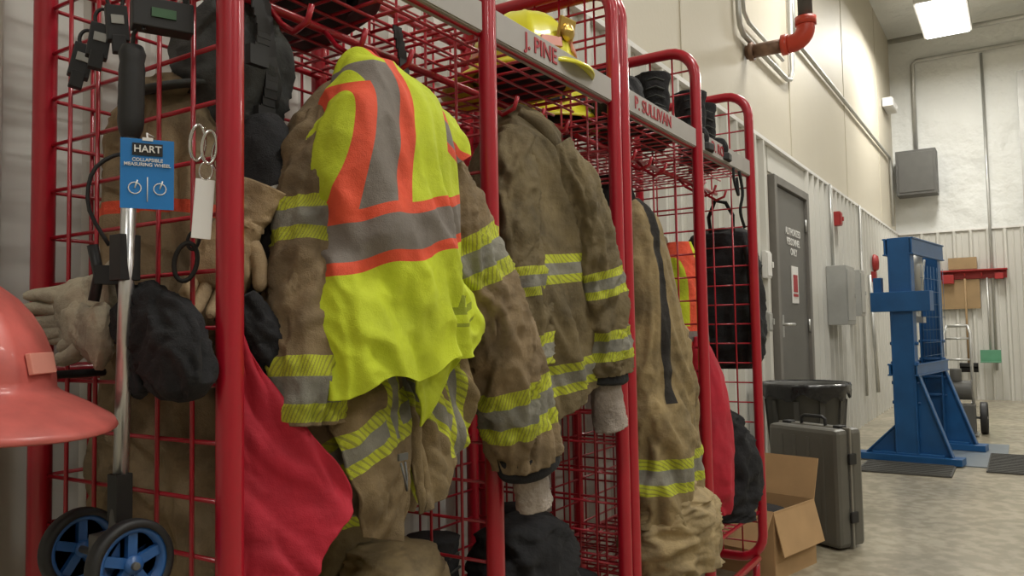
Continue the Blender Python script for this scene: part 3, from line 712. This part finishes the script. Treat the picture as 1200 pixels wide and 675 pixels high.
for i,(r,z) in enumerate(pr):
    for j in range(n):
        a=2*pi*j/n; k=.010*noise.noise(Vector((math.cos(a)*6,math.sin(a)*6,i*.6)))*(1 if i>2 else .2)
        mb.v.append(Vector(((r+k)*math.cos(a),(r+k)*math.sin(a),z+(.05*noise.noise(Vector((math.cos(a)*3,math.sin(a)*3,4))) if i>5 else 0))))
for i in range(len(pr)-1):
    for j in range(n): mb.face([i*n+j,i*n+(j+1)%n,(i+1)*n+(j+1)%n,(i+1)*n+j])
mb.obj('bin_liner',M['bag'],tc_)
# hydraulic press
hp=empty('hydraulic_press',(7.15,.70,0),(0,0,math.radians(-8))); mb=MB()
for sx in(-.42,.42):
    mb.box((sx,-.075,.88),(.10,.012,1.66)); mb.box((sx,.075,.88),(.10,.012,1.66)); mb.box((sx-.04 if sx<0 else sx+.04,0,.88),(.012,.15,1.66))
    mb.box((sx,0,.035),(.14,.74,.05)); mb.box((sx,0,.065),(.10,.5,.02))
    for sy in(-1,1):
        hg=(.70 if sy<0 else .28)
        mb.prism([(sy*.08,.06),(sy*.30,.06),(sy*.08,hg)],'x',sx-.006,sx+.006)
        Lg=math.hypot(.22,hg-.06); an=math.atan2(.22,hg-.06)
        mb.box((sx,sy*.19,(.06+hg)/2),(.06,.012,Lg),0,Matrix.Rotation(sy*an,3,'X'))
    for z in(.45,.60,.75,.9): mb.tube([(sx,-.10,z),(sx,.10,z)],.014,10)
mb.box((-.44,0,1.22),(.12,.42,.15)); mb.box((-.42,.17,1.35),(.06,.06,.12))
for sy in(-.095,.095):
    mb.box((0,sy,1.64),(.98,.012,.13)); mb.box((0,sy,1.58),(.98,.03,.012)); mb.box((0,sy,1.70),(.98,.03,.012))
    mb.box((0,sy,.70),(.98,.012,.09)); mb.box((0,sy,.66),(.98,.03,.012)); mb.box((0,sy,.74),(.98,.03,.012))
mb.box((0,0,.10),(.84,.05,.05))
mb.obj('frame',M['bluepaint'],hp,bevel=.003)
mb=MB(); mb.tube([(0,0,1.70),(0,0,1.30)],.055,20); mb.tube([(0,0,1.31),(0,0,1.10)],.028,16); mb.box((0,0,1.08),(.10,.10,.05))
for sx in(-.3,.3): mb.tube([(sx,0,1.58),(sx*.5,0,1.3),(sx*.2,0,1.18)],.010,8)
mb.obj('ram',M['steel'],hp)
mb=MB()
for k in range(8): mb.tube([(.36-.10*k,-.12,.78),(.36-.10*k,-.12,1.5)],.0018,5)
for k in range(7): mb.tube([(.37,-.12,.80+.10*k),(-.37,-.12,.80+.10*k)],.0018,5)
mb.obj('guard_mesh',M['bluemesh'],hp)
# hand truck with compressor
ht=empty('hand_truck',(8.75,.52,0)); T=MB();Hh=MB()
for y in(-.19,.17): wheel(T,Hh,(0,y,.15),.15,.06)
T.obj('tyres',M['black'],ht); Hh.obj('hubs',M['boxgrey'],ht)
mb=MB()
for y in(-.11,.11): mb.tube([(-.08,y,.03),(-.08,y,.95),(-.02,y*.8,1.02)],.014,8)
for z in(.2,.45,.7,.9): mb.tube([(-.08,-.11,z),(-.08,.11,z)],.010,8)
mb.tube([(-.02,-.09,1.02),(-.02,.09,1.02)],.014,8); mb.tube([(0,-.2,.15),(0,.2,.15)],.012,8); mb.box((-.18,0,.02),(.22,.3,.008)); mb.tube([(-.08,.1,.3),(0,.1,.13)],.01,8); mb.tube([(-.08,-.1,.3),(0,-.1,.13)],.01,8)
mb.obj('frame',M['steel'],ht)
mb=MB(); mb.box((-.18,0,.16),(.2,.26,.26)); mb.tube([(-.18,-.11,.42),(-.18,.11,.42)],.09,16); mb.lathe([(0,0),(.05,0),(.05,.12),(0,.12)],(-.18,.02,.5),16); mb.obj('compressor',M['heat'],ht,bevel=.008)
def mat_obj(name,c,d,m,rot=0):
    mb=MB(); mb.box((0,0,.006),(d[0],d[1],.012)); k=int(d[0]/.06)
    for i in range(k): mb.box((-d[0]/2+.03+.06*i,0,.014),(.02,d[1]*.96,.005))
    return mb.obj(name,m,None,(c[0],c[1],0.0),(0,0,rot),bevel=.001)
mat_obj('floor_mat',(6.42,.74),(.50,.6),M['mat']); mat_obj('floor_mat',(6.95,.05),(.9,.40),M['mat'])
slab('steel_floor_plate',(7.35,.34,.004),(1.3,.42,.008),M['bluemat'])
def gbox(name,c,d,m,bev=.006): 
    mb=MB(); mb.box((0,0,0),d); mb.box((0,-d[1]/2-.004,0),(d[0]*.86,.008,d[2]*.86)); mb.box((d[0]*.36,-d[1]/2-.012,0),(.02,.015,.04)); return mb.obj(name,m,None,c,bevel=bev)
gbox('electrical_panel',(7.55,YW-.12,1.31),(.42,.16,.52),M['boxgrey'])
gbox('disconnect_box',(8.45,YW-.10,1.36),(.25,.12,.45),M['boxgrey'])
gbox('card_reader',(5.36,YW-.05,1.46),(.12,.03,.18),M['white'],.003)
gbox('light_switch',(5.36,YW-.05,1.08),(.09,.02,.13),M['boxgrey'],.003)
gbox('emergency_light',(11.9,YW-.07,4.05),(.5,.12,.12),M['white'])
gbox('strobe_light',(7.85,YW-.06,2.04),(.1,.06,.13),M['redpaint'],.003)
mb=MB(); mb.lathe([(0,.06),(.08,.05),(.10,.02),(.10,0)],(0,0,0),24,0,Matrix.Rotation(pi/2,3,'X')); mb.box((0,0,-.16),(.10,.05,.12)); mb.obj('fire_alarm_bell',M['redpaint'],None,(10.0,YW-.05,1.76))
mb=MB(); mb.box((0,0,0),(.32,.50,.62)); mb.box((-.165,0,0),(.01,.44,.55)); 
mb.obj('unit_heater',M['heat'],None,(XF-.28,1.13,3.14),bevel=.01)
def tubeobj(name,path,r,m): mb=MB(); mb.tube(path,r,10); return mb.obj(name,m)
yc=YW-.03
tubeobj('conduit',[(6.5,yc,3.9),(6.5,yc,3.42),(6.55,yc,3.36),(6.65,yc,3.35),(12.0,yc,3.35),(12.06,yc,3.30),(12.08,yc,3.2),(12.08,yc,2.4)],.018,M['steel'])
tubeobj('conduit',[(4.98,yc,H),(4.98,yc,3.05),(5.0,yc,2.98),(5.07,yc,2.94),(6.2,yc,2.94),(6.33,yc,2.97),(6.4,yc,3.06),(6.4,yc,3.9)],.018,M['steel'])
tubeobj('conduit',[(5.08,yc,H),(5.08,yc,3.2),(5.1,yc,3.1),(5.2,yc,3.06),(6.1,yc,3.06)],.014,M['steel'])
tubeobj('conduit',[(9.1,YW-.06,ZW),(9.1,YW-.06,.3)],.014,M['steel'])
tubeobj('conduit',[(9.6,YW-.06,1.6),(9.6,YW-.10,.3)],.02,M['steel'])
tubeobj('conduit',[(7.55,YW-.06,1.57),(7.55,YW-.06,ZW)],.014,M['steel'])
tubeobj('conduit',[(XF-.05,1.15,3.50),(XF-.05,1.15,4.75),(XF-.05,1.1,4.8),(XF-.05,-6.5,4.8)],.03,M['steel'])
tubeobj('conduit',[(XF-.05,.30,4.75),(XF-.05,.30,.4)],.018,M['steel'])
tubeobj('conduit',[(XF-.5,1.40,5.0),(XF-.5,-6.5,5.0)],.035,M['steel'])
sp=empty('sprinkler_drain_pipe',(5.2,1.3,2.86)); mb=MB()
mb.tube([(0,.15,0),(0,-.14,0)],.045,20); mb.lathe([(.06,0),(.06,.03)],(0,.13,0),20,0,Matrix.Rotation(pi/2,3,'X')); mb.obj('pipe_run',M['pipe'],sp)
mb=MB(); pts=[(0,-.10,0),(0,-.14,0)]+[(0,-.14-.09*math.sin(a),.09-.09*math.cos(a)) for a in [math.radians(q) for q in (15,30,45,60,75,90)]]+[(0,-.23,.13)]
mb.tube(pts,.058,20); mb.tube([(0,-.08,0),(0,-.12,0)],.066,20); mb.tube([(0,-.23,.10),(0,-.23,.15)],.066,20); mb.obj('elbow',M['orange'],sp)
mb=MB(); mb.tube([(0,-.23,.13),(0,-.23,H-2.86)],.045,20); mb.obj('riser',M['heat'],sp)
tr=empty('wall_tool_rack',(XF-.06,.52,1.7)); mb=MB(); mb.box((0,0,0),(.05,.78,.11)); mb.box((-.06,0,.06),(.16,.80,.02))
for y in (-.3,-.1,.1,.3): mb.tube([(-.03,y,0),(-.10,y,-.02),(-.11,y,.02)],.01,6)
mb.box((-.06,.30,-.05),(.14,.14,.12)); mb.box((-.06,-.30,-.03),(.12,.10,.08)); mb.obj('rail',M['redpaint'],tr,bevel=.003)
mb=MB(); mb.box((-.02,.16,-.26),(.03,.46,.40)); mb.box((-.04,.12,.16),(.12,.34,.16)); mb.obj('backing_board_and_box',M['wood'],tr)
for k,(y,nm,l) in enumerate(((.12,'push_broom',1.15),(-.14,'dust_pan',1.0))):
    e=empty(nm,(XF-.17,.50+y,1.65)); mb=MB(); mb.tube([(0,0,0),(0,0,-l)],.013,8); mb.obj('handle',M['steel' if k else 'wood'],e)
    mb=MB()
    if k==0: mb.box((0,0,-l-.02),(.08,.22,.05)); 
    else:
        mb.box((0,0,-l-.05),(.03,.24,.16)); mb.box((-.08,0,-l-.13),(.16,.24,.012)); 
    mb.obj('head',M['black' if k==0 else 'green'],e,bevel=.004)
    if k==0:
        mb=MB()
        for q in range(20): mb.tube([(0,-.105+.21*q/19,-l-.04),(-.01,-.105+.21*q/19,-l-.12)],.006,5)
        mb.obj('bristles',M['black'],e)
od=empty('overhead_door',(XF-.03,-2.2,0)); mb=MB()
for k in range(8): mb.box((0,0,.27+.5*k),(.04,4.0,.49))
mb.obj('panels',M['ribbed'],od,bevel=.006)
mb=MB(); mb.box((-.05,2.06,2.2),(.10,.08,4.4)); mb.box((-.05,-2.06,2.2),(.10,.08,4.4)); mb.obj('tracks',M['steel'],od)

# ------------------------------------------------------------------ lights
def lamp(x,y,z=4.6,p=60,l=1.25,w=.46):
    e=empty('ceiling_light',(x,y,z)); mb=MB(); mb.box((0,0,.05),(l+.06,w+.06,.09)); 
    for sx in(-.45,.45): mb.tube([(sx,0,.09),(sx,0,H-z)],.004,6)
    mb.obj('housing',M['white'],e,bevel=.008)
    mb=MB(); mb.box((0,0,0),(l,w,.012)); mb.obj('diffuser',M['glow'],e)
    ld=bpy.data.lights.new('tube_lamp','AREA'); ld.shape='RECTANGLE'; ld.size=l; ld.size_y=w; ld.energy=p; ld.color=(1,.965,.875)
    lo=bpy.data.objects.new('tube_lamp',ld); scene.collection.objects.link(lo); lo.location=(0,0,-.02); lo.parent=e
for x in (-2.5,1.6,6.0,10.4):
    for y in (.6 if x>5 else -.9,-3.8): lamp(x,y,p=78 if x>9 else (54 if x>5 else (52 if x>0 else 26)))
w=bpy.data.worlds.new('world'); scene.world=w; w.use_nodes=True
w.node_tree.nodes['Background'].inputs[0].default_value=(1,.97,.92,1); w.node_tree.nodes['Background'].inputs[1].default_value=.05

# ------------------------------------------------------------------ camera
cam=bpy.data.cameras.new('camera'); co=bpy.data.objects.new('camera',cam); scene.collection.objects.link(co)
cam.sensor_width=36; cam.lens=36*930/1200; cam.clip_start=.02
th=math.radians(32.6); ph=math.radians(3.1); ro=math.radians(1.05)
f=Vector((math.cos(th)*math.cos(ph),math.sin(th)*math.cos(ph),math.sin(ph)))
r=Vector((math.sin(th),-math.cos(th),0)); u=r.cross(f)
r2=r*math.cos(ro)-u*math.sin(ro); u2=u*math.cos(ro)+r*math.sin(ro)
Mx=Matrix((r2,u2,-f)).transposed().to_4x4(); Mx.translation=Vector((0,0,1.05))
co.matrix_world=Mx
scene.camera=co
